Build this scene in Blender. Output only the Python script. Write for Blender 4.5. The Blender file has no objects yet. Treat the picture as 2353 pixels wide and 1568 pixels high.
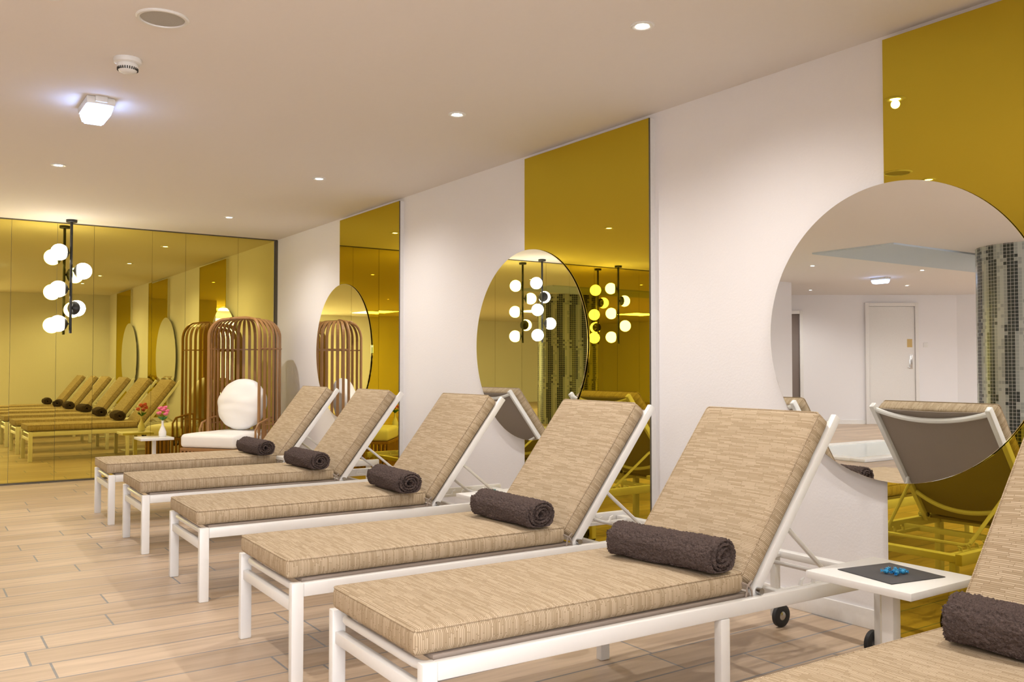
import bpy, bmesh, math, random
from mathutils import Vector, Matrix, noise
R = math.radians
scn = bpy.context.scene
col = scn.collection
try:
    scn.view_settings.view_transform = 'Standard'
except Exception: pass
random.seed(4)
CEIL = 2.53; WX = 3.44; BY = 9.68

# ------------------------------------------------------------------ materials
def newmat(name):
    m = bpy.data.materials.new(name); m.use_nodes = True
    nt = m.node_tree
    return m, nt, nt.nodes['Principled BSDF']
def simple(name, c, rough=.5, metal=0, bump=0, bscale=60, spec=.5, var=.05, dist=.01):
    m, nt, b = newmat(name)
    b.inputs['Roughness'].default_value = rough
    b.inputs['Metallic'].default_value = metal
    b.inputs['Specular IOR Level'].default_value = spec
    tc = nt.nodes.new('ShaderNodeTexCoord')
    n = nt.nodes.new('ShaderNodeTexNoise'); n.inputs['Scale'].default_value = bscale
    n.inputs['Detail'].default_value = 4
    nt.links.new(tc.outputs['Object'], n.inputs['Vector'])
    if bump:
        bp = nt.nodes.new('ShaderNodeBump'); bp.inputs['Strength'].default_value = bump
        bp.inputs['Distance'].default_value = dist
        nt.links.new(n.outputs['Fac'], bp.inputs['Height'])
        nt.links.new(bp.outputs['Normal'], b.inputs['Normal'])
    mx = nt.nodes.new('ShaderNodeMix'); mx.data_type = 'RGBA'
    mx.inputs['A'].default_value = (*[v * (1 - var) for v in c], 1)
    mx.inputs['B'].default_value = (*[min(1, v * (1 + var)) for v in c], 1)
    nt.links.new(n.outputs['Fac'], mx.inputs['Factor'])
    nt.links.new(mx.outputs['Result'], b.inputs['Base Color'])
    return m
def emis(name, c, s):
    m, nt, b = newmat(name)
    b.inputs['Base Color'].default_value = (*c, 1)
    b.inputs['Emission Color'].default_value = (*c, 1)
    b.inputs['Emission Strength'].default_value = s
    return m
def mirror(name, c, rough=.006):
    m = bpy.data.materials.new(name); m.use_nodes = True
    nt = m.node_tree; nt.nodes.clear()
    o = nt.nodes.new('ShaderNodeOutputMaterial'); g = nt.nodes.new('ShaderNodeBsdfGlossy')
    g.inputs['Color'].default_value = (*c, 1); g.inputs['Roughness'].default_value = rough
    nt.links.new(g.outputs[0], o.inputs[0])
    return m
def math_node(nt, op, a, b=None):
    n = nt.nodes.new('ShaderNodeMath'); n.operation = op
    for i, v in enumerate((a, b)):
        if v is None: continue
        if isinstance(v, (int, float)): n.inputs[i].default_value = v
        else: nt.links.new(v, n.inputs[i])
    return n.outputs[0]

M = {}
M['wall'] = simple('white_plaster', (.83, .82, .845), .8, bump=.08, bscale=90, var=.01)
M['ceiling'] = simple('ceiling_plaster', (.79, .75, .725), .85, bump=.05, bscale=40, var=.01)
M['trim'] = simple('white_trim', (.8, .79, .78), .5)
M['metal'] = simple('white_powder_coat', (.80, .795, .78), .32, var=.01)
M['gold'] = mirror('gold_mirror', (.65, .515, .052))
M['goldback'] = mirror('gold_mirror_pale', (.75, .635, .16))
M['silver'] = mirror('silver_mirror', (.93, .95, .94))
M['darkedge'] = simple('dark_mirror_edge', (.09, .075, .045), .4)
M['sling'] = simple('taupe_sling_mesh', (.33, .27, .225), .7, bump=.4, bscale=700)
M['black'] = simple('black_metal', (.012, .012, .012), .4)
M['rubber'] = simple('black_rubber', (.02, .02, .022), .6)
M['chrome'] = simple('grey_hub', (.5, .5, .5), .25, 1)
M['towel'] = simple('brown_terry', (.125, .092, .083), .95, bump=1, bscale=210, spec=.08, var=.6)
M['whitecush'] = simple('white_leatherette', (.88, .87, .87), .5, bump=.05, bscale=8, var=.01)
M['bamboo'] = simple('honey_bamboo', (.33, .168, .058), .4, bump=.1, bscale=30)
M['globe'] = emis('opal_globe_glow', (1, .92, .78), 16)
M['lens'] = emis('downlight_glow', (1, .93, .82), 60)
M['cool'] = emis('cool_diffuser_glow', (.42, .60, 1), 14)
M['panel'] = emis('fill_panel_glow', (1, .98, .97), 24)  # glow of the added fill panels
M['plastic'] = simple('white_plastic', (.75, .75, .74), .4)
M['grille'] = simple('speaker_grille', (.45, .43, .40), .6, bump=.5, bscale=400)
M['mat'] = simple('charcoal_mat', (.045, .045, .05), .55)
M['candy'] = simple('blue_foil', (.05, .38, .75), .22, .55, bump=.5, bscale=250)
M['candyd'] = simple('green_foil', (.02, .28, .28), .2, .6)
M['green'] = simple('leaf_green', (.06, .2, .04), .5)
M['pink'] = simple('pink_petal', (.8, .18, .28), .6)
M['vase'] = simple('white_ceramic', (.85, .84, .83), .2)
M['brown'] = simple('brown_door', (.2, .16, .14), .3)
M['yellow'] = simple('brass_plate', (.6, .42, .15), .4)
M['coping'] = simple('pool_stone', (.78, .77, .75), .4)
M['recess'] = simple('ceiling_recess', (.52, .60, .68), .7)

m, nt, b = newmat('pool_water'); M['water'] = m
b.inputs['Base Color'].default_value = (.68, .78, .80, 1); b.inputs['Roughness'].default_value = .06
n = nt.nodes.new('ShaderNodeTexNoise'); n.inputs['Scale'].default_value = 7
bp = nt.nodes.new('ShaderNodeBump'); bp.inputs['Strength'].default_value = .15
nt.links.new(n.outputs['Fac'], bp.inputs['Height']); nt.links.new(bp.outputs['Normal'], b.inputs['Normal'])

# floor planks
m, nt, b = newmat('wood_look_tiles'); M['floor'] = m
tc = nt.nodes.new('ShaderNodeTexCoord')
sep = nt.nodes.new('ShaderNodeSeparateXYZ'); nt.links.new(tc.outputs['Object'], sep.inputs[0])
PW = .20
row = math_node(nt, 'FLOOR', math_node(nt, 'DIVIDE', sep.outputs['Y'], PW))
wn = nt.nodes.new('ShaderNodeTexWhiteNoise'); wn.noise_dimensions = '1D'; nt.links.new(row, wn.inputs['W'])
xx = math_node(nt, 'ADD', sep.outputs['X'], math_node(nt, 'MULTIPLY', wn.outputs['Value'], .7))
cmb = nt.nodes.new('ShaderNodeCombineXYZ'); nt.links.new(xx, cmb.inputs[0]); nt.links.new(sep.outputs['Y'], cmb.inputs[1])
br = nt.nodes.new('ShaderNodeTexBrick'); nt.links.new(cmb.outputs[0], br.inputs['Vector'])
br.inputs['Scale'].default_value = 1; br.inputs['Brick Width'].default_value = 1.0; br.inputs['Row Height'].default_value = PW
br.inputs['Mortar Size'].default_value = .0046; br.inputs['Mortar Smooth'].default_value = .1
br.inputs['Color1'].default_value = (.62, .49, .365, 1); br.inputs['Color2'].default_value = (.475, .36, .255, 1)
br.inputs['Mortar'].default_value = (.25, .255, .27, 1)
mp = nt.nodes.new('ShaderNodeMapping'); mp.inputs['Scale'].default_value = (1.4, 17, 1)
nt.links.new(cmb.outputs[0], mp.inputs['Vector'])
gn = nt.nodes.new('ShaderNodeTexNoise'); gn.inputs['Scale'].default_value = 1.5; gn.inputs['Detail'].default_value = 7
gn.inputs['Distortion'].default_value = .6
nt.links.new(mp.outputs[0], gn.inputs['Vector'])
rp = nt.nodes.new('ShaderNodeValToRGB'); rp.color_ramp.elements[0].position = .28; rp.color_ramp.elements[0].color = (.79, .76, .73, 1)
rp.color_ramp.elements[1].position = .72; rp.color_ramp.elements[1].color = (1.08, 1.07, 1.06, 1)
nt.links.new(gn.outputs['Fac'], rp.inputs[0])
mx = nt.nodes.new('ShaderNodeMix'); mx.data_type = 'RGBA'; mx.blend_type = 'MULTIPLY'; mx.inputs['Factor'].default_value = 1
nt.links.new(br.outputs['Color'], mx.inputs['A']); nt.links.new(rp.outputs['Color'], mx.inputs['B'])
nt.links.new(mx.outputs['Result'], b.inputs['Base Color'])
b.inputs['Roughness'].default_value = .45
bp = nt.nodes.new('ShaderNodeBump'); bp.inputs['Strength'].default_value = .4; bp.inputs['Distance'].default_value = .002; bp.invert = True
nt.links.new(br.outputs['Fac'], bp.inputs['Height']); nt.links.new(bp.outputs['Normal'], b.inputs['Normal'])

# striped cushion fabric
m, nt, b = newmat('beige_dash_fabric'); M['fabric'] = m
uv = nt.nodes.new('ShaderNodeUVMap'); uv.uv_map = 'UVMap'
sep = nt.nodes.new('ShaderNodeSeparateXYZ'); nt.links.new(uv.outputs[0], sep.inputs[0])
RH = .0056
row = math_node(nt, 'FLOOR', math_node(nt, 'DIVIDE', sep.outputs['Y'], RH))
wn = nt.nodes.new('ShaderNodeTexWhiteNoise'); wn.noise_dimensions = '1D'; nt.links.new(row, wn.inputs['W'])
xx = math_node(nt, 'ADD', sep.outputs['X'], math_node(nt, 'MULTIPLY', wn.outputs['Value'], .35))
cmb = nt.nodes.new('ShaderNodeCombineXYZ'); nt.links.new(xx, cmb.inputs[0]); nt.links.new(sep.outputs['Y'], cmb.inputs[1])
br = nt.nodes.new('ShaderNodeTexBrick'); nt.links.new(cmb.outputs[0], br.inputs['Vector'])
br.inputs['Scale'].default_value = 1; br.inputs['Brick Width'].default_value = .065; br.inputs['Row Height'].default_value = RH
br.inputs['Mortar Size'].default_value = .0009; br.inputs['Mortar Smooth'].default_value = .3; br.inputs['Bias'].default_value = -.1
br.inputs['Color1'].default_value = (.55, .445, .315, 1); br.inputs['Color2'].default_value = (.375, .285, .18, 1)
br.inputs['Mortar'].default_value = (.28, .205, .125, 1)
nt.links.new(br.outputs['Color'], b.inputs['Base Color'])
b.inputs['Roughness'].default_value = .85; b.inputs['Specular IOR Level'].default_value = .2
bp = nt.nodes.new('ShaderNodeBump'); bp.inputs['Strength'].default_value = .35; bp.inputs['Distance'].default_value = .001; bp.invert = True
nt.links.new(br.outputs['Fac'], bp.inputs['Height']); nt.links.new(bp.outputs['Normal'], b.inputs['Normal'])

# mosaic
m, nt, b = newmat('mosaic_tiles'); M['mosaic'] = m
uv = nt.nodes.new('ShaderNodeUVMap'); uv.uv_map = 'UVMap'
sep = nt.nodes.new('ShaderNodeSeparateXYZ'); nt.links.new(uv.outputs[0], sep.inputs[0])
T = .040
cu = math_node(nt, 'FLOOR', math_node(nt, 'DIVIDE', sep.outputs['X'], T))
cv = math_node(nt, 'FLOOR', math_node(nt, 'DIVIDE', sep.outputs['Y'], T))
c1 = nt.nodes.new('ShaderNodeCombineXYZ'); nt.links.new(cu, c1.inputs[0]); nt.links.new(cv, c1.inputs[1])
w2 = nt.nodes.new('ShaderNodeTexWhiteNoise'); w2.noise_dimensions = '2D'; nt.links.new(c1.outputs[0], w2.inputs['Vector'])
wav = math_node(nt, 'MULTIPLY', math_node(nt, 'SINE', math_node(nt, 'MULTIPLY', cv, .16)), .45)
stripe = math_node(nt, 'SINE', math_node(nt, 'ADD', math_node(nt, 'MULTIPLY', cu, 1.05), wav))
val = math_node(nt, 'ADD', math_node(nt, 'MULTIPLY', stripe, .6), math_node(nt, 'MULTIPLY', w2.outputs['Value'], .30))
rp = nt.nodes.new('ShaderNodeValToRGB'); rp.color_ramp.interpolation = 'CONSTANT'
e = rp.color_ramp.elements; e[0].color = (.03, .038, .037, 1); e[1].position = .12; e[1].color = (.30, .33, .31, 1)
x = e.new(.62); x.color = (.44, .46, .44, 1)
nt.links.new(val, rp.inputs[0])
br = nt.nodes.new('ShaderNodeTexBrick'); nt.links.new(uv.outputs[0], br.inputs['Vector'])
br.offset = 0; br.inputs['Scale'].default_value = 1; br.inputs['Brick Width'].default_value = T; br.inputs['Row Height'].default_value = T
br.inputs['Mortar Size'].default_value = .002
mx = nt.nodes.new('ShaderNodeMix'); mx.data_type = 'RGBA'
nt.links.new(br.outputs['Fac'], mx.inputs['Factor']); nt.links.new(rp.outputs['Color'], mx.inputs['A']); mx.inputs['B'].default_value = (.5, .5, .48, 1)
nt.links.new(mx.outputs['Result'], b.inputs['Base Color']); b.inputs['Roughness'].default_value = .25

# ------------------------------------------------------------------ mesh helpers
def merge(bm, tmp):
    me = bpy.data.meshes.new('t'); tmp.to_mesh(me); bm.from_mesh(me); bpy.data.meshes.remove(me); tmp.free()
def add_box(bm, x0, x1, y0, y1, z0, z1, bev=0, mat=None, seg=2):
    t = bmesh.new(); bmesh.ops.create_cube(t, size=1)
    for v in t.verts:
        v.co = Vector(((x0 + x1) / 2 + v.co.x * (x1 - x0), (y0 + y1) / 2 + v.co.y * (y1 - y0), (z0 + z1) / 2 + v.co.z * (z1 - z0)))
    if bev: bmesh.ops.bevel(t, geom=t.edges[:], offset=bev, segments=seg, affect='EDGES', profile=.5)
    if mat: bmesh.ops.transform(t, matrix=mat, verts=t.verts)
    merge(bm, t)
def add_bar(bm, p0, p1, w, h, bev=.003, up=Vector((0, 1, 0))):
    p0, p1 = Vector(p0), Vector(p1); d = p1 - p0; L = d.length; d.normalize()
    s = up.normalized(); n = d.cross(s).normalized(); s = n.cross(d)
    mt = Matrix((( d.x, s.x, n.x, p0.x), (d.y, s.y, n.y, p0.y), (d.z, s.z, n.z, p0.z), (0, 0, 0, 1)))
    add_box(bm, 0, L, -w / 2, w / 2, -h / 2, h / 2, bev, mt)
def add_tube(bm, pts, r, seg=10):
    pts = [Vector(p) for p in pts]; rings = []
    t0 = (pts[1] - pts[0]).normalized()
    n = t0.orthogonal().normalized()
    for i, p in enumerate(pts):
        if i == 0: t = pts[1] - p
        elif i == len(pts) - 1: t = p - pts[i - 1]
        else: t = (pts[i + 1] - pts[i - 1])
        t.normalize(); n = (n - t * n.dot(t)).normalized(); bb = t.cross(n)
        rr = r[i] if isinstance(r, (list, tuple)) else r
        rings.append([bm.verts.new(p + (n * math.cos(2 * math.pi * k / seg) + bb * math.sin(2 * math.pi * k / seg)) * rr) for k in range(seg)])
    for a, b_ in zip(rings, rings[1:]):
        for k in range(seg): bm.faces.new((a[k], a[(k + 1) % seg], b_[(k + 1) % seg], b_[k]))
    bm.faces.new(rings[0][::-1]); bm.faces.new(rings[-1])
def add_lathe(bm, prof, seg=32, mat=None):
    rings = []
    for r, z in prof:
        rings.append([bm.verts.new(Vector((r * math.cos(2 * math.pi * k / seg), r * math.sin(2 * math.pi * k / seg), z))) for k in range(seg)] if r > 1e-6 else [bm.verts.new(Vector((0, 0, z)))])
    for a, b_ in zip(rings, rings[1:]):
        for k in range(seg):
            k2 = (k + 1) % seg
            if len(a) == 1 and len(b_) == 1: continue
            if len(a) == 1: bm.faces.new((a[0], b_[k2], b_[k]))
            elif len(b_) == 1: bm.faces.new((a[k], a[k2], b_[0]))
            else: bm.faces.new((a[k], a[k2], b_[k2], b_[k]))
    if mat: bmesh.ops.transform(bm, matrix=mat, verts=[v for rg in rings for v in rg])
def obj(name, bm, mat, parent=None, smooth=True, ang=38):
    bmesh.ops.recalc_face_normals(bm, faces=bm.faces[:])
    if smooth:
        for f in bm.faces: f.smooth = True
        for e_ in bm.edges:
            if len(e_.link_faces) == 2 and e_.calc_face_angle(0) > R(ang): e_.smooth = False
    me = bpy.data.meshes.new(name); bm.to_mesh(me); bm.free()
    me.materials.append(mat)
    o = bpy.data.objects.new(name, me); col.objects.link(o)
    if parent: o.parent = parent
    return o
def boxo(name, dims, mat, parent=None, bev=0):
    bm = bmesh.new(); add_box(bm, *dims, bev); return obj(name, bm, mat, parent)
def tag(o, label, cat, group=None):
    o['label'] = label; o['category'] = cat
    if group: o['group'] = group
    return o
def thing(name, label, cat, loc=(0, 0, 0), rz=0, group=None):
    o = bpy.data.objects.new(name, None); col.objects.link(o); o.empty_display_size = .1
    o.location = loc; o.rotation_euler = (0, 0, rz)
    return tag(o, label, cat, group)
def struct(name, dims=None, mat=None, bm=None):
    if bm is None:
        bm = bmesh.new(); add_box(bm, *dims)
    o = obj(name, bm, mat or M['wall'], smooth=False); o['kind'] = 'structure'; return o
def dup(o, parent=None):
    c = o.copy(); col.objects.link(c)
    if parent: c.parent = parent
    for ch in [k for k in list(bpy.data.objects) if k.parent == o]: dup(ch, c)
    return c

# ------------------------------------------------------------------ room shell
struct('floor', (-14, 3.6, -3.8, 15, -.1, 0), M['floor'])
struct('ceiling', (-14, 3.6, -3.8, 15, CEIL, CEIL + .1), M['ceiling'])
struct('wall_right', (WX, WX + .15, -.05, BY + .15, 0, CEIL))
struct('wall_back', (-5.5, WX, BY, BY + .15, 0, CEIL))
struct('wall_near', (1.3, WX, -.05, .1, 0, CEIL))
struct('wall_passage', (1.3, 1.45, -3.6, -.05, 0, CEIL))
struct('wall_side', (-5.5, -5.35, BY + .15, 13.2, 0, CEIL))
fa = Vector((-10.33, 9.52, 0)); angw = math.atan2(.566, .8245)
MW = Matrix.Translation(fa) @ Matrix.Rotation(angw, 4, 'Z')
bm = bmesh.new(); add_box(bm, 0, 6.6, 0, .15, 0, CEIL, mat=MW); struct('wall_far', bm=bm)
bm = bmesh.new(); add_bar(bm, (-12.5, 5, CEIL / 2), (-10.36, 9.6, CEIL / 2), CEIL, .15, 0, Vector((0, 0, 1))); struct('wall_corner', bm=bm)
struct('wall_left', (-12.65, -12.5, -3.6, 5.1, 0, CEIL))
struct('wall_behind', (-12.5, -2.6, -3.75, -3.6, 0, CEIL))
bm = bmesh.new()
add_box(bm, -2.6, 1.3, -3.75, -3.6, 0, .25); add_box(bm, -2.6, 1.3, -3.75, -3.6, 2.4, CEIL)
for x0 in (-2.6, -.75, 1.15): add_box(bm, x0, x0 + .15, -3.75, -3.6, .25, 2.4)
struct('wall_added_windows', bm=bm)  # window wall added behind the camera to let in frontal fill light
for i, (x0, x1) in enumerate(((-2.45, -.75), (-.6, 1.15))):
    bm = bmesh.new()
    add_box(bm, x0, x0 + .05, -3.72, -3.64, .25, 2.4); add_box(bm, x1 - .05, x1, -3.72, -3.64, .25, 2.4)
    add_box(bm, x0 + .05, x1 - .05, -3.72, -3.64, .25, .3); add_box(bm, x0 + .05, x1 - .05, -3.72, -3.64, 2.35, 2.4)
    add_box(bm, (x0 + x1) / 2 - .025, (x0 + x1) / 2 + .025, -3.71, -3.65, .3, 2.35)
    o = obj('added_window_%d' % (i + 1), bm, M['trim'], smooth=False); o['kind'] = 'structure'  # frames of the added fill windows
PAN = [(1.0, 2.203), (3.633, 4.827), (6.636, 7.857)]
gaps = [(.1, 1.0), (2.21, 3.62), (4.83, 6.62), (7.86, 9.64)]
bm = bmesh.new()
for a, c in gaps: add_box(bm, WX - .014, WX, a, c, 0, .085, .003)
o = obj('baseboard_right', bm, M['trim']); o['kind'] = 'structure'
bm = bmesh.new(); add_box(bm, .1, .80, -.014, 0, 0, .08, mat=MW); add_box(bm, 1.84, 3.05, -.014, 0, 0, .08, mat=MW)
o = obj('baseboard_far', bm, M['trim']); o['kind'] = 'structure'
struct('trim_1', (-6.4, -2.5, 5.9, 7.0, CEIL - .02, CEIL), M['recess'])
def wall_door(name, s, w, h, mat, plate):
    bm = bmesh.new(); add_box(bm, s, s + w, -.03, 0, 0, h, .003, MW)
    o = obj(name, bm, mat); o['kind'] = 'structure'
    bm = bmesh.new()
    for a, c, z0, z1 in ((s - .07, s - .004, 0, h + .07), (s + w + .004, s + w + .07, 0, h + .07), (s - .004, s + w + .004, h + .004, h + .07)):
        add_box(bm, a, c, -.06, 0, z0, z1, .003, MW)
    obj('door_frame', bm, M['trim'], o)
    if plate:
        bm = bmesh.new(); add_box(bm, s + .05, s + .11, -.036, -.03, 1.08, 1.36, .001, MW)
        add_box(bm, s + .07, s + .15, -.06, -.05, 1.10, 1.115, .003, MW); add_box(bm, s + .07, s + .085, -.06, -.036, 1.10, 1.115, 0, MW)
        obj('handle_plate', bm, M['chrome'], o)
        bm = bmesh.new(); add_box(bm, s + .05, s + .15, -.034, -.03, 1.5, 1.66, .001, MW); obj('door_sign', bm, M['yellow'], o)
    return o
wall_door('door_1', .87, .9, 2.3, M['trim'], True)
wall_door('door_2', 3.13, .9, 2.15, M['brown'], False)
bm = bmesh.new()
for d_ in ((-5.2, -2.5, 6.3, 6.5), (-5.2, -2.5, 7.7, 7.9), (-5.2, -5.0, 6.5, 7.7), (-2.7, -2.5, 6.5, 7.7)): add_box(bm, *d_, 0, .04, .01)
p = thing('pool_basin', 'shallow plunge pool with pale stone coping reflected in the large round mirror', 'pool', (0, 0, 0))
obj('coping', bm, M['coping'], p)
boxo('water', (-5.0, -2.7, 6.5, 7.7, .0, .03), M['water'], p)
bm = bmesh.new(); add_lathe(bm, [(.6, 0), (.6, CEIL)], 64); uvl = bm.loops.layers.uv.new('UVMap')
for f in bm.faces:
    cen = f.calc_center_median(); a0 = math.atan2(cen.y, cen.x)
    for l in f.loops:
        a = math.atan2(l.vert.co.y, l.vert.co.x)
        while a - a0 > math.pi: a -= 2 * math.pi
        while a - a0 < -math.pi: a += 2 * math.pi
        l[uvl].uv = (a * .6, l.vert.co.z)
o = obj('mosaic_column', bm, M['mosaic']); o.location = (-4.2, 5.2, 0)
tag(o, 'round column of black and grey mosaic tiles reflected in the mirrors', 'column')

# ------------------------------------------------------------------ mirrors
plab = ['gold tinted mirror panel behind the nearest side table at the right edge',
        'gold tinted mirror panel in the middle of the white wall, reflecting pendant lamps',
        'gold tinted mirror panel nearest the far corner with the slatted chair']
for (a, c), lb in zip(PAN, plab):
    t = thing('mirror_panel', lb, 'mirror', (WX, (a + c) / 2, 0), group='gold mirror panels on the side wall')
    h = (c - a) / 2
    boxo('mirror_glass', (-.04, -.034, -h, h, .012, CEIL - .03), M['gold'], t)
    boxo('backing_board', (-.033, 0, -h - .006, h - .004, .012, CEIL - .03), M['trim'], t)
    boxo('edge_strip', (-.041, -.0335, -h - .005, -h - .0005, .012, CEIL - .03), M['darkedge'], t)
clab = ['largest round mirror behind the nearest complete lounger, overlapping the rightmost gold panel',
        'middle round mirror reflecting the glowing pendant lamps',
        'smallest looking round mirror, nearest the slatted cane chair']
for yc, lb in zip((2.17, 4.785, 7.77), clab):
    t = thing('round_mirror', lb, 'mirror', (WX - .042, yc, 1.265), group='round mirrors on the side wall')
    MR = Matrix.Rotation(R(-90), 4, 'Y')
    bm = bmesh.new(); add_lathe(bm, [(0, .008), (.624, .008), (.625, .0075), (.625, .0030), (0, .0030)], 160, MR); obj('mirror_glass', bm, M['silver'], t, smooth=False)
    bm = bmesh.new(); add_lathe(bm, [(0, .0028), (.55, .0028), (.55, .0005), (0, .0005)], 96, MR)
    obj('backing_board', bm, M['trim'], t, smooth=False)
    for z0 in (-.3, .2): boxo('wall_spacer', (0, .042, .14, .4, z0, z0 + .08), M['trim'], t)
seams = [3.402, 3.002, 2.45, 2.117, 1.567, 1.238, .846, .44, .02, -.38, -.78, -1.2, -1.62, -2.04, -2.46, -2.9, -3.3]
desc = ['gold mirror panel in the back corner beside the white wall', 'gold mirror panel behind the hood of the slatted chair',
        'gold mirror panel left of the slatted chair hood, above the pink flowers', 'gold mirror panel reflecting the red flower and lounger heads',
        'gold mirror panel just right of the pendant lamp', 'gold mirror panel directly behind the pendant lamp globes',
        'leftmost wide gold mirror panel on the back wall, left of the pendant lamp', 'sliver of gold mirror panel at the left edge of the photo']
for i in range(len(seams) - 1):
    x1, x0 = seams[i], seams[i + 1]
    lb = desc[i] if i < 8 else 'gold mirror panel of the back wall beyond the left edge'
    t = thing('back_mirror_panel', lb, 'mirror', ((x0 + x1) / 2, BY, 0), group='gold mirror panels on the back wall' if i < 8 else 'back wall mirror panels beyond the left edge')
    w = (x1 - x0) / 2 - .0012
    g = boxo('mirror_glass', (-w, w, -.018, -.012, .02, CEIL - .012), M['goldback'], t)
    g.rotation_euler = (R(random.uniform(-.04, .04)), 0, R(random.uniform(-.1, .1)))
    boxo('backing_board', (-w, w, -.009, 0, .02, CEIL - .012), M['darkedge'], t)
o = boxo('trim_2', (3.41, WX, BY - .03, BY, .02, CEIL - .012), M['darkedge']); o['kind'] = 'structure'
o = boxo('trim_3', (-3.3, WX, BY - .022, BY, 0, .018), M['darkedge']); o['kind'] = 'structure'
o = boxo('trim_4', (-3.3, WX, BY - .022, BY, CEIL - .010, CEIL), M['darkedge']); o['kind'] = 'structure'

# ------------------------------------------------------------------ loungers
def cushion_bm(L, W, Tk, puff=.011, seed=0, bev=.019):
    bm = bmesh.new(); add_box(bm, 0, L, -W / 2, W / 2, 0, Tk, bev, seg=4)
    for k in range(1, 28): bmesh.ops.bisect_plane(bm, geom=bm.verts[:] + bm.edges[:] + bm.faces[:], plane_co=(L * k / 28, 0, 0), plane_no=(1, 0, 0))
    for k in range(1, 16): bmesh.ops.bisect_plane(bm, geom=bm.verts[:] + bm.edges[:] + bm.faces[:], plane_co=(0, -W / 2 + W * k / 16, 0), plane_no=(0, 1, 0))
    bm.normal_update()
    uvl = bm.loops.layers.uv.new('UVMap')
    for f in bm.faces:
        n = f.normal
        for l in f.loops:
            c = l.vert.co
            if abs(n.z) >= max(abs(n.x), abs(n.y)): l[uvl].uv = (c.y, c.x)
            elif abs(n.y) > abs(n.x): l[uvl].uv = (c.z + .31, c.x)
            else: l[uvl].uv = (c.z + .47, c.y + .002)
    for v in bm.verts:
        a = 1 - abs(2 * v.co.x / L - 1) ** 8; b_ = 1 - abs(2 * v.co.y / W) ** 4
        nn = noise.noise(Vector((v.co.x * 4 + seed, v.co.y * 5, seed)))
        n2 = noise.noise(Vector((v.co.x * 9 + seed, 7, seed)))
        if v.co.z > Tk * .6: v.co.z += puff * a * b_ + .006 * nn * a * b_
        if abs(v.co.y) > W / 2 - .004:
            v.co.y += math.copysign(.0035 * n2, v.co.y)
            if .2 * Tk < v.co.z < .8 * Tk: v.co.y += math.copysign(.004, v.co.y)
    return bm
def piping_bm(L, W, z, r=.0033):
    bm = bmesh.new(); c = .018; pts = []
    for cx, cy, a0 in ((L - c, W / 2 - c, 0), (c, W / 2 - c, 90), (c, -W / 2 + c, 180), (L - c, -W / 2 + c, 270)):
        for k in range(5):
            a = R(a0 + k * 22.5); pts.append((cx + (c - .004) * math.cos(a), cy + (c - .004) * math.sin(a), z))
    pts.append(pts[0]); add_tube(bm, pts, r, 6)
    uvl = bm.loops.layers.uv.new('UVMap')
    for f in bm.faces:
        for l in f.loops: l[uvl].uv = (l.vert.co.y, l.vert.co.x)
    return bm
A = R(52.5); ax = Vector((math.cos(A), 0, math.sin(A))); nx = Vector((-math.sin(A), 0, math.cos(A))); P = Vector((1.29, 0, .36))
HW = .325; CW = .575
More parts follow.
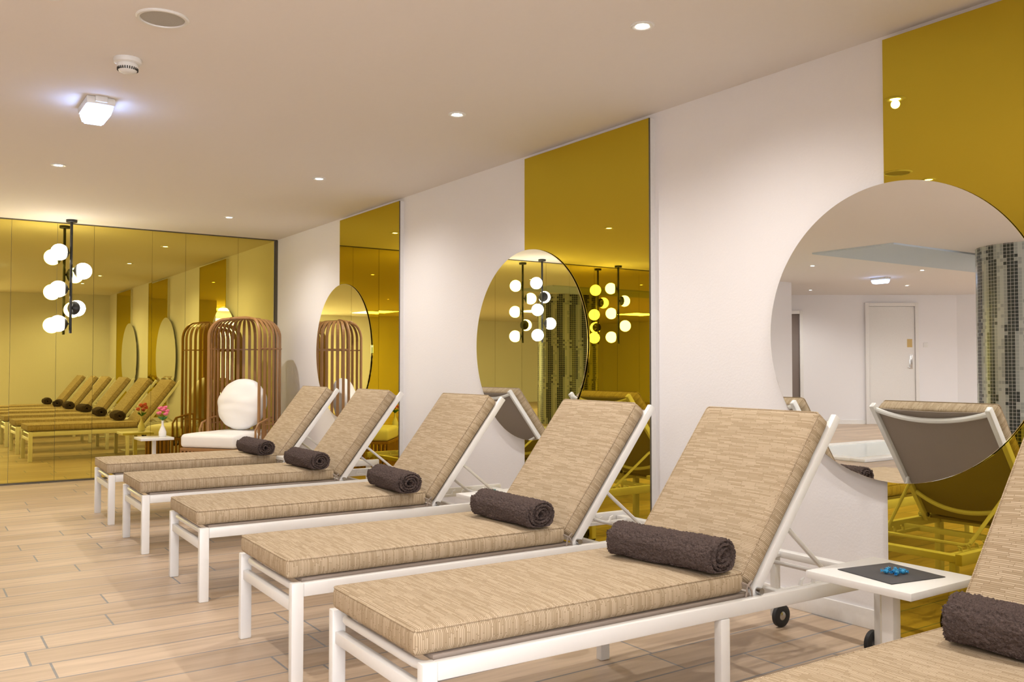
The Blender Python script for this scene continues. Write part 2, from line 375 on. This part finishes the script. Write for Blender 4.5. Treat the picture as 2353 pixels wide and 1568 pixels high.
def make_lounger():
    t = thing('sun_lounger', '', 'sun lounger')
    for s in (-1, 1):
        y = s * (HW - .016)
        boxo('side_rail', (.045, 2.08, y - .015, y + .015, .300, .348), M['metal'], t, .004)
        boxo('leg', (0, .045, y - .017, y + .017, 0, .350), M['metal'], t, .004)
        boxo('leg', (1.08, 1.122, y - .016, y + .016, 0, .2995), M['metal'], t, .004)
        yw = s * .255
        bm = bmesh.new(); add_box(bm, 1.995, 2.03, yw - .014, yw + .014, .04, .2995, .003)
        lg = obj('leg', bm, M['metal'], t)
        MR = Matrix.Translation((2.012, yw - s * .030, .048)) @ Matrix.Rotation(R(90), 4, 'X')
        bm = bmesh.new(); add_lathe(bm, [(.02, -.012), (.04, -.013), (.048, -.008), (.048, .008), (.04, .013), (.02, .012), (.02, -.012)], 28, MR); w = obj('wheel', bm, M['rubber'], t)
        bm = bmesh.new(); add_lathe(bm, [(0, -.014), (.012, -.014), (.0198, -.01), (.0198, .01), (.012, .014), (0, .014)], 20, MR); obj('hub', bm, M['chrome'], w)
    yi = HW - .034
    boxo('front_crossbar', (.008, .036, -yi, yi, .245, .283), M['metal'], t, .003)
    bm = bmesh.new(); pts = [(.17, -yi + .004, .327)]
    for k in range(7):
        a = R(k * 15); pts.append((.085 - .06 * math.sin(a), -yi + .06 - .056 * math.cos(a), .327))
    pts += [(p_[0], -p_[1], p_[2]) for p_ in pts[::-1]]
    add_tube(bm, pts, .013, 10); obj('foot_bar', bm, M['metal'], t)
    boxo('crossbar', (1.085, 1.118, -yi, yi, .302, .330), M['metal'], t, .003)
    boxo('crossbar', (1.44, 1.47, -yi, yi, .302, .328), M['metal'], t, .003)
    boxo('crossbar', (1.99, 2.035, -yi, yi, .301, .33), M['metal'], t, .003)
    for s in (-1, 1):
        bm = bmesh.new(); y = s * .215
        add_box(bm, 1.47, 1.99, y - .008, y + .008, .306, .322, .002)
        for k in range(5):
            x0 = 1.60 + k * .07; add_tube(bm, [(x0, y, .316), (x0 + .006, y, .338), (x0 + .022, y, .345)], [.009, .007, .004], 6)
        obj('ratchet_bar', bm, M['metal'], t)
    bm = bmesh.new(); add_box(bm, .05, 1.26, -.286, .286, .340, .357, .005); obj('seat_sling', bm, M['sling'], t)
    c = obj('seat_cushion', cushion_bm(1.235, CW, .072, .006), M['fabric'], t); c.location = (-.006, 0, .3585)
    obj('piping', piping_bm(1.235, CW, .0675), M['fabric'], c)
    for s in (-1, 1):
        bm = bmesh.new(); y = s * .278
        add_bar(bm, P + Vector((0, y, 0)) - ax * .03, P + Vector((0, y, 0)) + ax * .725, .024, .034, .004); obj('backrest_rail', bm, M['metal'], t)
        bm = bmesh.new(); add_tube(bm, [P + Vector((0, s * .26, 0)), P + Vector((0, s * .31, 0))], .012, 12); obj('pivot', bm, M['chrome'], t)
    def cross(sa, bow, r):
        bm = bmesh.new(); pts = []
        for k in range(17):
            u = -1 + k / 8; pts.append(P + ax * (sa - .03 * (1 - u * u)) + Vector((0, u * .272, 0)) - nx * (bow * (1 - u * u)))
        add_tube(bm, pts, r, 8); obj('backrest_crossbar', bm, M['metal'], t)
    cross(.695, .03, .012); cross(.16, .075, .011)
    bm = bmesh.new(); n_ = 12; rows = []
    for i in range(n_ + 1):
        rows.append([bm.verts.new(P + ax * (.01 + .69 * i / n_) + Vector((0, -.266 + .532 * j / n_, 0)) - nx * (.012 * (1 - (2 * j / n_ - 1) ** 2) - .004)) for j in range(n_ + 1)])
    for i in range(n_):
        for j in range(n_): bm.faces.new((rows[i][j], rows[i][j + 1], rows[i + 1][j + 1], rows[i + 1][j]))
    g = bmesh.ops.extrude_face_region(bm, geom=bm.faces[:]); bmesh.ops.translate(bm, vec=nx * .003, verts=[v for v in g['geom'] if isinstance(v, bmesh.types.BMVert)])
    obj('back_sling', bm, M['sling'], t)
    bc = obj('back_cushion', cushion_bm(.69, CW - .01, .072, .012, 3), M['fabric'], t)
    bc.location = P + nx * .0185 - ax * .005; bc.rotation_euler = (0, -A, 0)
    obj('piping', piping_bm(.69, CW - .01, .0675), M['fabric'], bc)
    bm = bmesh.new(); a = P + ax * .27; q = [(a.x + .016, -.252, a.z - .01), (a.x + .05, -.235, a.z - .03), (1.775, -.20, .338), (1.79, -.18, .332), (1.792, -.10, .332)]
    add_tube(bm, q + [(x_, -y_, z_) for x_, y_, z_ in q[::-1]], .0085, 8); obj('prop_bar', bm, M['metal'], t)
    for s in (-1, 1):
        y = s * .290; c_ = Vector((1.235, 0, .385))
        bm = bmesh.new()
        add_tube(bm, [c_ + Vector((-.022, y, .012)), c_ + Vector((0, y + s * .008, 0)), c_ + Vector((.02, y + s * .006, .012))], .0045, 6)
        add_tube(bm, [c_ + Vector((-.002, y + s * .008, .003)), c_ + Vector((-.012, y + s * .014, -.02)), c_ + Vector((-.016, y + s * .01, -.045))], .0035, 6)
        add_tube(bm, [c_ + Vector((.002, y + s * .008, .003)), c_ + Vector((.012, y + s * .014, -.018)), c_ + Vector((.018, y + s * .01, -.04))], .0035, 6)
        obj('tie', bm, M['sling'], t)
    return t
L = [(1.10, 1.075, 'beige cushioned lounger cut off by the bottom right corner of the photo'),
     (1.13, 2.375, 'beige cushioned lounger in front of the largest round mirror, filling the foreground'),
     (1.16, 3.39, 'white framed beige lounger, second complete one from the front, by the middle gold panel'),
     (1.19, 4.68, 'white framed beige lounger below the middle round mirror, third complete one from the front'),
     (1.207, 5.99, 'white framed lounger with beige cushion, second from the slatted chair'),
     (1.23, 7.165, 'farthest white framed lounger, end of the row nearest the slatted chair')]
LR = R(-1.4)
base = make_lounger()
for i, (x, y, lb) in enumerate(L):
    o = base if i == 0 else dup(base)
    o.location = (x, y, 0); o.rotation_euler = (0, 0, LR)
    o['label'] = lb; o['category'] = 'sun lounger'; o['group'] = 'row of sun loungers along the mirrored wall'

# ------------------------------------------------------------------ towels
def towel_bm(Ln=.455):
    bm = bmesh.new(); turns = 3.9; pitch = .0138; nt_ = 400; ns = 150; r0 = .005
    outer = []; inner = []
    for j in range(ns + 1):
        y = -Ln / 2 + Ln * j / ns; e = min(j, ns - j)
        sh = [.3, .58, .76, .88, .96][e] if e < 5 else 1
        ro, ri = [], []
        for k in range(nt_ + 1):
            a = 2 * math.pi * turns * (k / nt_) ** .62; r = r0 + pitch * a / (2 * math.pi)
            mid = r + pitch * .47; hf = pitch * .455 * sh
            if k > nt_ - 10: hf *= (nt_ - k + 2.5) / 12.5
            wob = 1 + .03 * math.sin(2 * a + y * 6) + .10 * noise.noise(Vector((math.cos(a) * 1.5, math.sin(a) * 1.5, y * 9)))
            yy = y + math.copysign(.018, y) * noise.noise(Vector((a * .4, 3, 1))) * (abs(y) / (Ln / 2)) ** 6 * 1.2
            ca_, sa_ = math.cos(a), math.sin(a)
            q = Vector((ca_ * mid * 150, sa_ * mid * 150, y * 150))
            fz = .0058 * noise.noise(q) + .004 * noise.noise(q * 2.1)
            if e < 6: yy += .006 * noise.noise(q * 1.7 + Vector((9, 9, 9)))
            for rr, lst in (((mid + hf) * wob + fz, ro), ((mid - hf) * wob, ri)):
                z = math.sin(-a + 1.9) * rr; z = z if z > -.05 else -.05 + (z + .05) * .35
                lst.append(bm.verts.new((math.cos(-a + 1.9) * rr * 1.05, yy, z * .97)))
        outer.append(ro); inner.append(ri)
    for j in range(ns):
        for k in range(nt_):
            bm.faces.new((outer[j][k], outer[j][k + 1], outer[j + 1][k + 1], outer[j + 1][k]))
            bm.faces.new((inner[j][k], inner[j + 1][k], inner[j + 1][k + 1], inner[j][k + 1]))
        for k in (0, nt_): bm.faces.new((outer[j][k], outer[j + 1][k], inner[j + 1][k], inner[j][k]))
    for k in range(nt_):
        for j in (0, ns): bm.faces.new((outer[j][k], outer[j][k + 1], inner[j][k + 1], inner[j][k]))
    return bm
tw = obj('rolled_towel', towel_bm(), M['towel'], ang=180)
TW = [(0, 1.10, -.06, 3), (1, 1.085, -.095, 10), (2, 1.08, -.10, 2), (3, 1.09, -.17, -3), (4, 1.085, -.15, 3), (5, 1.085, -.19, 4)]
tl = ['dark brown rolled towel on the cut-off lounger at the right edge', 'dark brown rolled towel, spiral end showing, on the lounger before the largest round mirror',
      'dark brown rolled towel on the second complete lounger from the front', 'dark brown rolled towel on the lounger below the middle round mirror',
      'dark brown rolled towel on the lounger second from the slatted chair', 'dark brown rolled towel on the farthest lounger']
for (i, dx, dy, rz), lb in zip(TW, tl):
    o = tw if i == 0 else tw.copy()
    if i: col.objects.link(o)
    o.location = (L[i][0] + dx, L[i][1] + dy, .4935); o.rotation_euler = (0, 0, R(rz))
    tag(o, lb, 'towel', 'rolled towels on the loungers')

# ------------------------------------------------------------------ side tables
def make_table():
    t = thing('side_table', '', 'side table')
    boxo('tabletop', (-.192, .192, -.192, .192, .405, .43), M['metal'], t, .003)
    boxo('pedestal', (-.022, .022, -.022, .022, .0105, .404), M['metal'], t, .004)
    boxo('base_plate', (-.15, .15, -.13, .13, 0, .010), M['metal'], t, .003)
    return t
tb = make_table()
TB = [(2.735, 1.765, 'white square side table holding a charcoal mat with blue sweets, nearest the viewer'),
      (2.70, 4.02, 'white side table with green sweets between the second and third complete loungers'),
      (2.60, 6.57, 'small white side table between the two farthest loungers'),
      (2.06, 9.24, 'white side table with the flower vase beside the slatted chair')]
for i, (x, y, lb) in enumerate(TB):
    o = tb if i == 0 else dup(tb)
    o.location = (x, y, 0); tag(o, lb, 'side table', 'white side tables')
    if i == 3: o.scale = (.80, .80, 1)
bm = bmesh.new(); add_box(bm, -.12, .12, -.115, .115, 0, .0025, .001)
o = obj('table_mat', bm, M['mat']); o.location = (2.735, 1.765, .4305); o.rotation_euler = (0, 0, R(-10)); tag(o, 'thin charcoal square mat on the nearest side table', 'mat')
def candy_bm():
    bm = bmesh.new()
    MR = Matrix.Rotation(R(90), 4, 'Y')
    add_lathe(bm, [(.0, -.010), (.0055, -.009), (.0075, -.004), (.0078, 0), (.0075, .004), (.0055, .009), (0, .010)], 10, MR)
    for s in (-1, 1):
        rg = []
        for k in range(8):
            a = 2 * math.pi * k / 8; rr = .008 if k % 2 else .0045
            rg.append(bm.verts.new((s * (.018 + .002 * (k % 2)), rr * math.cos(a), rr * math.sin(a))))
        c = bm.verts.new((s * .008, 0, 0))
        for k in range(8): bm.faces.new((c, rg[k], rg[(k + 1) % 8]))
    return bm
ca = obj('wrapped_sweet', candy_bm(), M['candy'], smooth=False); first = True
CP = [(0, 0, 0), (.028, .014, 40), (-.026, .014, 100), (.014, -.022, 160), (-.018, -.020, 20), (.034, -.012, 75), (.006, .030, 10)]
for k, (dx, dy, rz) in enumerate(CP):
    o = ca if first else ca.copy()
    if not first: col.objects.link(o)
    first = False
    o.location = (2.735 + dx, 1.75 + dy, .441); o.rotation_euler = (0, 0, R(rz)); o.scale = (.9, .9, .9)
    tag(o, 'small blue foil wrapped sweet in the little heap on the charcoal mat', 'sweet', 'blue sweets on the nearest side table')
cb = ca.copy(); cb.data = ca.data.copy(); cb.data.materials[0] = M['candyd']; first = True
for dx, dy, rz in [(-.04, .10, 20), (-.07, .08, 80), (-.01, .08, 140), (-.04, .05, 50), (0, .12, 0)]:
    o = cb if first else cb.copy(); first = False; col.objects.link(o)
    o.location = (2.70 + dx, 4.02 + dy, .4385); o.rotation_euler = (0, 0, R(rz))
    tag(o, 'small green foil wrapped sweet on the side table behind the towels', 'sweet', 'green sweets on the second side table')

# vase + flowers
vx, vy = 2.13, 9.20
bm = bmesh.new(); add_lathe(bm, [(0, 0), (.03, 0), (.036, .02), (.036, .05), (.022, .085), (.012, .11), (.011, .15), (.015, .16), (.009, .158), (.008, .1), (0, .1)], 24)
o = obj('vase', bm, M['vase']); o.location = (vx, vy, .431); tag(o, 'small white bottle vase on the side table by the slatted chair', 'vase')
t = thing('flower_bunch', 'pink flowers with green stems standing in the white vase', 'flowers', (vx, vy, .54))
bm = bmesh.new(); heads = [(0, 0, .15), (.04, .01, .135), (-.038, -.01, .12), (.02, -.03, .11), (-.02, .03, .165), (.025, .025, .17)]
for hx, hy, hz in heads: add_tube(bm, [(0, 0, -.003), (0, 0, .048), (hx * .4, hy * .4, hz * .6), (hx, hy, hz)], .0016, 5)
for k in range(5):
    a = k * 1.3; add_tube(bm, [(0, 0, .05), (.03 * math.cos(a), .03 * math.sin(a), .08), (.05 * math.cos(a), .05 * math.sin(a), .09)], [.002, .011, .001], 5)
obj('stem', bm, M['green'], t)
for hx, hy, hz in heads:
    bm = bmesh.new()
    for k in range(9):
        a = k * 2.4; rr = .010 + .006 * (k % 2)
        bmesh.ops.create_icosphere(bm, subdivisions=1, radius=.0115, matrix=Matrix.Translation((hx + rr * math.cos(a), hy + rr * math.sin(a), hz + .007 * (k % 3))))
    obj('blossom', bm, M['pink'], t)

# ------------------------------------------------------------------ cane chair
CX, CY = 2.885, 9.03; ANG = math.atan2(-.6, -.8); HR = .352
ch = thing('cane_chair', 'tall hooded chair of honey brown slats in the back corner', 'chair', (CX, CY, 0), ANG)
prof = [(HR, .06), (HR, .5), (HR, 1.0), (HR, 1.42)]
for k in range(1, 10):
    a = R(k * 10); prof.append((HR - .165 * (1 - math.cos(a)), 1.42 + .18 * math.sin(a)))
prof += [(.10, 1.612), (.02, 1.618)]
bm = bmesh.new(); NS = 27; ends = []
for i in range(NS):
    a = R(-122 + 244 * i / (NS - 1)) + math.pi
    er = Vector((math.cos(a), math.sin(a), 0)); et = Vector((-math.sin(a), math.cos(a), 0)); prev = None
    if i in (0, NS - 1): ends.append([er * r + Vector((0, 0, z)) for r, z in prof]); continue
    for j, (r, z) in enumerate(prof):
        wv = .0145 * min(1, .2 + r / .33)
        j2 = min(j + 1, len(prof) - 1); j1 = max(j - 1, 0)
        tr, tz = prof[j2][0] - prof[j1][0], prof[j2][1] - prof[j1][1]; ln = math.hypot(tr, tz); nr, nz = tz / ln, -tr / ln
        ring = []
        for sw, sn in ((-1, -1), (1, -1), (1, 1), (-1, 1)):
            p = er * (r + nr * sn * .003) + et * sw * wv + Vector((0, 0, z + nz * sn * .003)); ring.append(bm.verts.new(p))
        if prev:
            for q in range(4): bm.faces.new((prev[q], prev[(q + 1) % 4], ring[(q + 1) % 4], ring[q]))
        else: bm.faces.new(ring)
        prev = ring
    bm.faces.new(prev)
obj('slat_hood', bm, M['bamboo'], ch, smooth=False)
bm = bmesh.new()
add_tube(bm, ends[0] + ends[1][::-1], .015, 8); obj('front_arch', bm, M['bamboo'], ch)
def band(z, r, h, a0=-121, a1=121):
    bm = bmesh.new(); prev = None; n_ = 40
    for i in range(n_ + 1):
        a = R(a0 + (a1 - a0) * i / n_) + math.pi; e_ = Vector((math.cos(a), math.sin(a), 0))
        ring = [bm.verts.new(e_ * rr + Vector((0, 0, zz))) for rr, zz in ((r - .003, z), (r + .003, z), (r + .003, z + h), (r - .003, z + h))]
        if prev:
            for q in range(4): bm.faces.new((prev[q], prev[(q + 1) % 4], ring[(q + 1) % 4], ring[q]))
        else: bm.faces.new(ring)
        prev = ring
    bm.faces.new(prev); obj('band', bm, M['bamboo'], ch)
band(1.295, HR + .0065, .012); band(.54, HR + .0065, .014); band(.06, HR + .0065, .04); band(1.602, .15, .010, -180, 180)
bm = bmesh.new()
for z in (.04, .31): add_box(bm, -.2, .59, -.31, .31, z, z + .03, .004)
for k in range(15):
    y = -.30 + .60 * k / 14
    add_box(bm, .576, .588, y - .011, y + .011, .07, .31)
for k in range(16):
    x = -.1 + .65 * k / 15
    for s in (-1, 1): add_box(bm, x - .011, x + .011, s * .304 - .006, s * .304 + .006, .07, .31)
obj('seat_base', bm, M['bamboo'], ch, smooth=False)
for s in (-1, 1):
    bm = bmesh.new()
    pts = [(.28, s * .325, .34), (.28, s * .325, .50), (.24, s * .33, .56), (.1, s * .335, .60), (.02, s * .333, .61)]
    add_tube(bm, pts, .011, 6)
    for x in (.05, .11, .17, .23): add_tube(bm, [(x, s * .325, .34), (x, s * .332, .60 - max(0, x - .1) * .25)], .008, 6)
    obj('armrest', bm, M['bamboo'], ch)
for sx in (-.15, .53):
    for sy in (-.27, .27):
        boxo('leg', (sx - .02, sx + .02, sy - .02, sy + .02, 0, .0395), M['bamboo'], ch)
sc = obj('chair_seat_cushion', cushion_bm(.76, .62, .125, .018, 5, .03), M['whitecush'])
sc.location = (CX + .17 * -math.cos(ANG), CY + .17 * -math.sin(ANG), .342); sc.rotation_euler = (0, 0, ANG); tag(sc, 'white square seat cushion in the slatted chair', 'cushion')
bm = bmesh.new(); bmesh.ops.create_uvsphere(bm, u_segments=96, v_segments=48, radius=1, matrix=Matrix.Rotation(R(90), 4, 'Y'))
for v in bm.verts:
    c = v.co.copy(); rr = math.hypot(c.y, c.z); a = math.atan2(c.z, c.y)
    f = 1 + .018 * abs(math.sin(3.5 * a + .6)) * rr
    x = math.copysign(abs(c.x) ** .8, c.x) * .115
    # soft folds across the face and a pinched rim
    x += .011 * noise.noise(Vector((c.y * 1.2 + 3, c.z * 3.2, 2))) * (1 if c.x > 0 else -1)
    x -= .007 * max(0, math.sin(10 * a)) * max(0, rr - .75) * 4 * (1 if c.x > 0 else -1)
    v.co = Vector((x, c.y * .272 * f, c.z * .255 * f))
pc = obj('round_pillow', bm, M['whitecush'])
pc.location = (CX + .09 * math.cos(ANG) + .035 * .6, CY + .09 * math.sin(ANG) - .035 * .8, .743); pc.rotation_euler = (0, R(-10), ANG)
tag(pc, 'round puffy white pillow upright inside the slatted chair', 'pillow')

# ------------------------------------------------------------------ ceiling fittings
def make_pendant():
    t = thing('pendant_lamp', '', 'pendant lamp')
    bm = bmesh.new(); add_lathe(bm, [(0, 0), (.05, 0), (.05, -.022), (.046, -.026), (0, -.026)], 28); obj('canopy', bm, M['black'], t)
    bm = bmesh.new(); add_tube(bm, [(0, 0, -.026), (0, 0, -1.09)], .013, 12); obj('stem', bm, M['black'], t)
    for z, dx, dy in ((-.32, -.10, -.02), (-.49, .105, -.03), (-.67, -.12, .0), (-.845, .07, .085), (-1.0, -.10, .0)):
        d = Vector((dx, dy, 0)).normalized(); c = d * .106 + Vector((0, 0, z))
        bm = bmesh.new(); bmesh.ops.create_uvsphere(bm, u_segments=24, v_segments=14, radius=.078, matrix=Matrix.Translation(c)); g = obj('globe', bm, M['globe'], t)
        bm = bmesh.new()
        q = Vector((0, 0, 1)).rotation_difference(-d).to_matrix().to_4x4()
        pr = [(0, .095)] + [(.084 * math.sin(R(a)), .084 * math.cos(R(a))) for a in (12, 25, 38, 52)] + [(.0787 * math.sin(R(a)), .0787 * math.cos(R(a))) for a in (52, 30, 10)] + [(0, .0795)]
        add_lathe(bm, pr, 24, Matrix.Translation(c) @ q); obj('lamp_holder', bm, M['black'], g)
    return t
pd = make_pendant()
for i, (x, y, rz, lb) in enumerate([(1.33, 9.44, 0, 'black stem pendant lamp with glowing globes hanging before the back mirrors'),
                                (-.15, 9.44, 160, 'globe pendant lamp seen reflected in the middle round mirror'),
                                (-1.45, 9.44, 200, 'globe pendant lamp seen reflected in the middle gold panel')]):
    o = pd if i == 0 else dup(pd)
    o.location = (x, y, CEIL); o.rotation_euler = (0, 0, R(rz)); tag(o, lb, 'pendant lamp', 'globe pendant lamps by the back wall')
ld = bpy.data.lights.new('downlight_beam', 'SPOT'); ld.energy = 70; ld.color = (1, .94, .875); ld.spot_size = R(155); ld.spot_blend = 1; ld.shadow_soft_size = .022
def make_down():
    t = thing('downlight', '', 'downlight')
    bm = bmesh.new(); add_lathe(bm, [(.026, -.002), (.032, -.006), (.045, -.007), (.05, -.003), (.05, 0), (.026, 0), (.026, -.002)], 32); obj('trim_ring', bm, M['plastic'], t)
    bm = bmesh.new(); add_lathe(bm, [(0, -.003), (.026, -.003), (.026, -.0005), (0, -.0005)], 24); obj('lens', bm, M['lens'], t)
    l = bpy.data.objects.new('downlight_beam', ld); col.objects.link(l); l.parent = t; l.location = (0, 0, -.03)
    return t
dl = make_down()
DL = [(2.505, 2.711, 'glowing recessed downlight nearest the rightmost gold panel, high at top right'),
      (2.54, 4.26, 'glowing recessed downlight over the third complete lounger'),
      (2.562, 6.31, 'glowing recessed downlight above the gold panel nearest the far corner'),
      (2.53, 8.43, 'smallest glowing downlight, above the slatted chair'),
      (.885, 6.91, 'glowing downlight above the pendant lamp, at the left of the ceiling'),
      (.44, 3.75, 'glowing downlight cut by the top edge beside the round speaker')]
HID = [(2.5, 1.1), (.45, .9), (-3.7, 7.9), (-5.5, 7.36), (-7.0, 10.44), (-1.6, 2.4), (-1.6, 7.6), (-8.6, 7.8), (-6, 3.5), (-9.0, 4.0), (-6.6, 6.0), (-7.6, 8.9)]  # some known from mirror reflections, the rest added for light
dl_label = 'recessed downlight out of view, some seen in mirrors, the rest added for light'
for i, it in enumerate(DL + [(x, y, dl_label) for x, y in HID]):
    o = dl if i == 0 else dup(dl)
    o.location = (it[0], it[1], CEIL); tag(o, it[2], 'downlight', 'recessed ceiling downlights' if i < 6 else 'downlights of the pool hall')
for i, (x, y) in enumerate(((-6.5, 1.0), (-9.5, 1.5), (-3.2, -1.5), (-.8, -1.6), (.5, -2.5), (-8.2, 4.6), (-10.6, 5.2))):  # glowing panels added out of view to brighten hall and foreground
    t = thing('added_fill_panel', 'square glowing fill panel added out of view to brighten the room', 'fill light', (x, y, CEIL), group='added fill panels out of view')
    boxo('fill_panel_frame', (-.45, .45, -.45, .45, -.015, 0), M['plastic'], t)
    boxo('diffuser', (-.42, .42, -.42, .42, -.02, -.0155), M['panel'], t)
t = thing('ceiling_speaker', 'round flush speaker grille in the ceiling near the top edge', 'speaker', (.85, 3.747, CEIL))
bm = bmesh.new(); add_lathe(bm, [(.085, -.002), (.087, -.008), (.097, -.008), (.102, -.003), (.102, 0), (.085, 0), (.085, -.002)], 40); obj('speaker_rim', bm, M['plastic'], t)
bm = bmesh.new(); add_lathe(bm, [(0, -.005), (.06, -.0045), (.085, -.003), (.085, -.001), (0, -.001)], 40); obj('speaker_grille', bm, M['grille'], t)
t = thing('smoke_detector', 'white domed smoke detector on the ceiling between speaker and emergency light', 'smoke detector', (.835, 4.343, CEIL))
bm = bmesh.new(); add_lathe(bm, [(0, 0), (.06, 0), (.062, -.006), (.059, -.02), (.048, -.025), (0, -.025)], 36); obj('detector_base', bm, M['plastic'], t)
bm = bmesh.new(); add_lathe(bm, [(0, -.0255), (.046, -.0255), (.047, -.04), (.038, -.058), (.024, -.066), (0, -.067)], 36); o = obj('detector_head', bm, M['plastic'], t)
bm = bmesh.new()
for k in range(28):
    a = 2 * math.pi * k / 28; add_box(bm, .040, .0458, -.0022, .0022, -.054, -.042, mat=Matrix.Rotation(a, 4, 'Z'))
obj('vent_slot', bm, M['black'], t)
def make_em():
    t = thing('emergency_light', '', 'emergency light')
    bm = bmesh.new(); add_box(bm, -.07, .07, -.14, .14, -.04, 0, .008); add_box(bm, -.03, .03, -.155, -.14, -.03, 0, .004); obj('housing', bm, M['plastic'], t)
    bm = bmesh.new()
    add_box(bm, -.065, .065, -.13, .13, -.092, -.0405, .0)
    for v in bm.verts:
        if v.co.z < -.07: v.co.x *= .78; v.co.y *= .86
    bmesh.ops.bevel(bm, geom=bm.edges[:], offset=.008, segments=2, affect='EDGES'); obj('diffuser', bm, M['cool'], t)
    return t
em = make_em(); em.location = (.84, 5.17, CEIL); tag(em, 'glowing cool white emergency light box on the ceiling above the loungers', 'emergency light')
e2 = dup(em); e2.location = (-6.0, 8.36, CEIL); tag(e2, 'glowing emergency light seen reflected in the large round mirror', 'emergency light')
bm = bmesh.new(); add_box(bm, .60, .69, -.012, 0, 1.5, 1.59, .003, MW); o = obj('light_switch', bm, M['plastic']); tag(o, 'white switch plate beside the reflected white door', 'switch')

# ------------------------------------------------------------------ world + camera
w = bpy.data.worlds.new('World'); scn.world = w; w.use_nodes = True
w.node_tree.nodes['Background'].inputs[0].default_value = (.94, .95, 1, 1)
w.node_tree.nodes['Background'].inputs[1].default_value = 10
cd = bpy.data.cameras.new('Camera'); cam = bpy.data.objects.new('Camera', cd); col.objects.link(cam)
cd.sensor_width = 36; cd.lens = 2053 / 2353 * 36; cd.clip_start = .05
cam.location = (0, 0, 1.12); cam.rotation_euler = (R(91.646), 0, R(-34.35))
scn.camera = cam
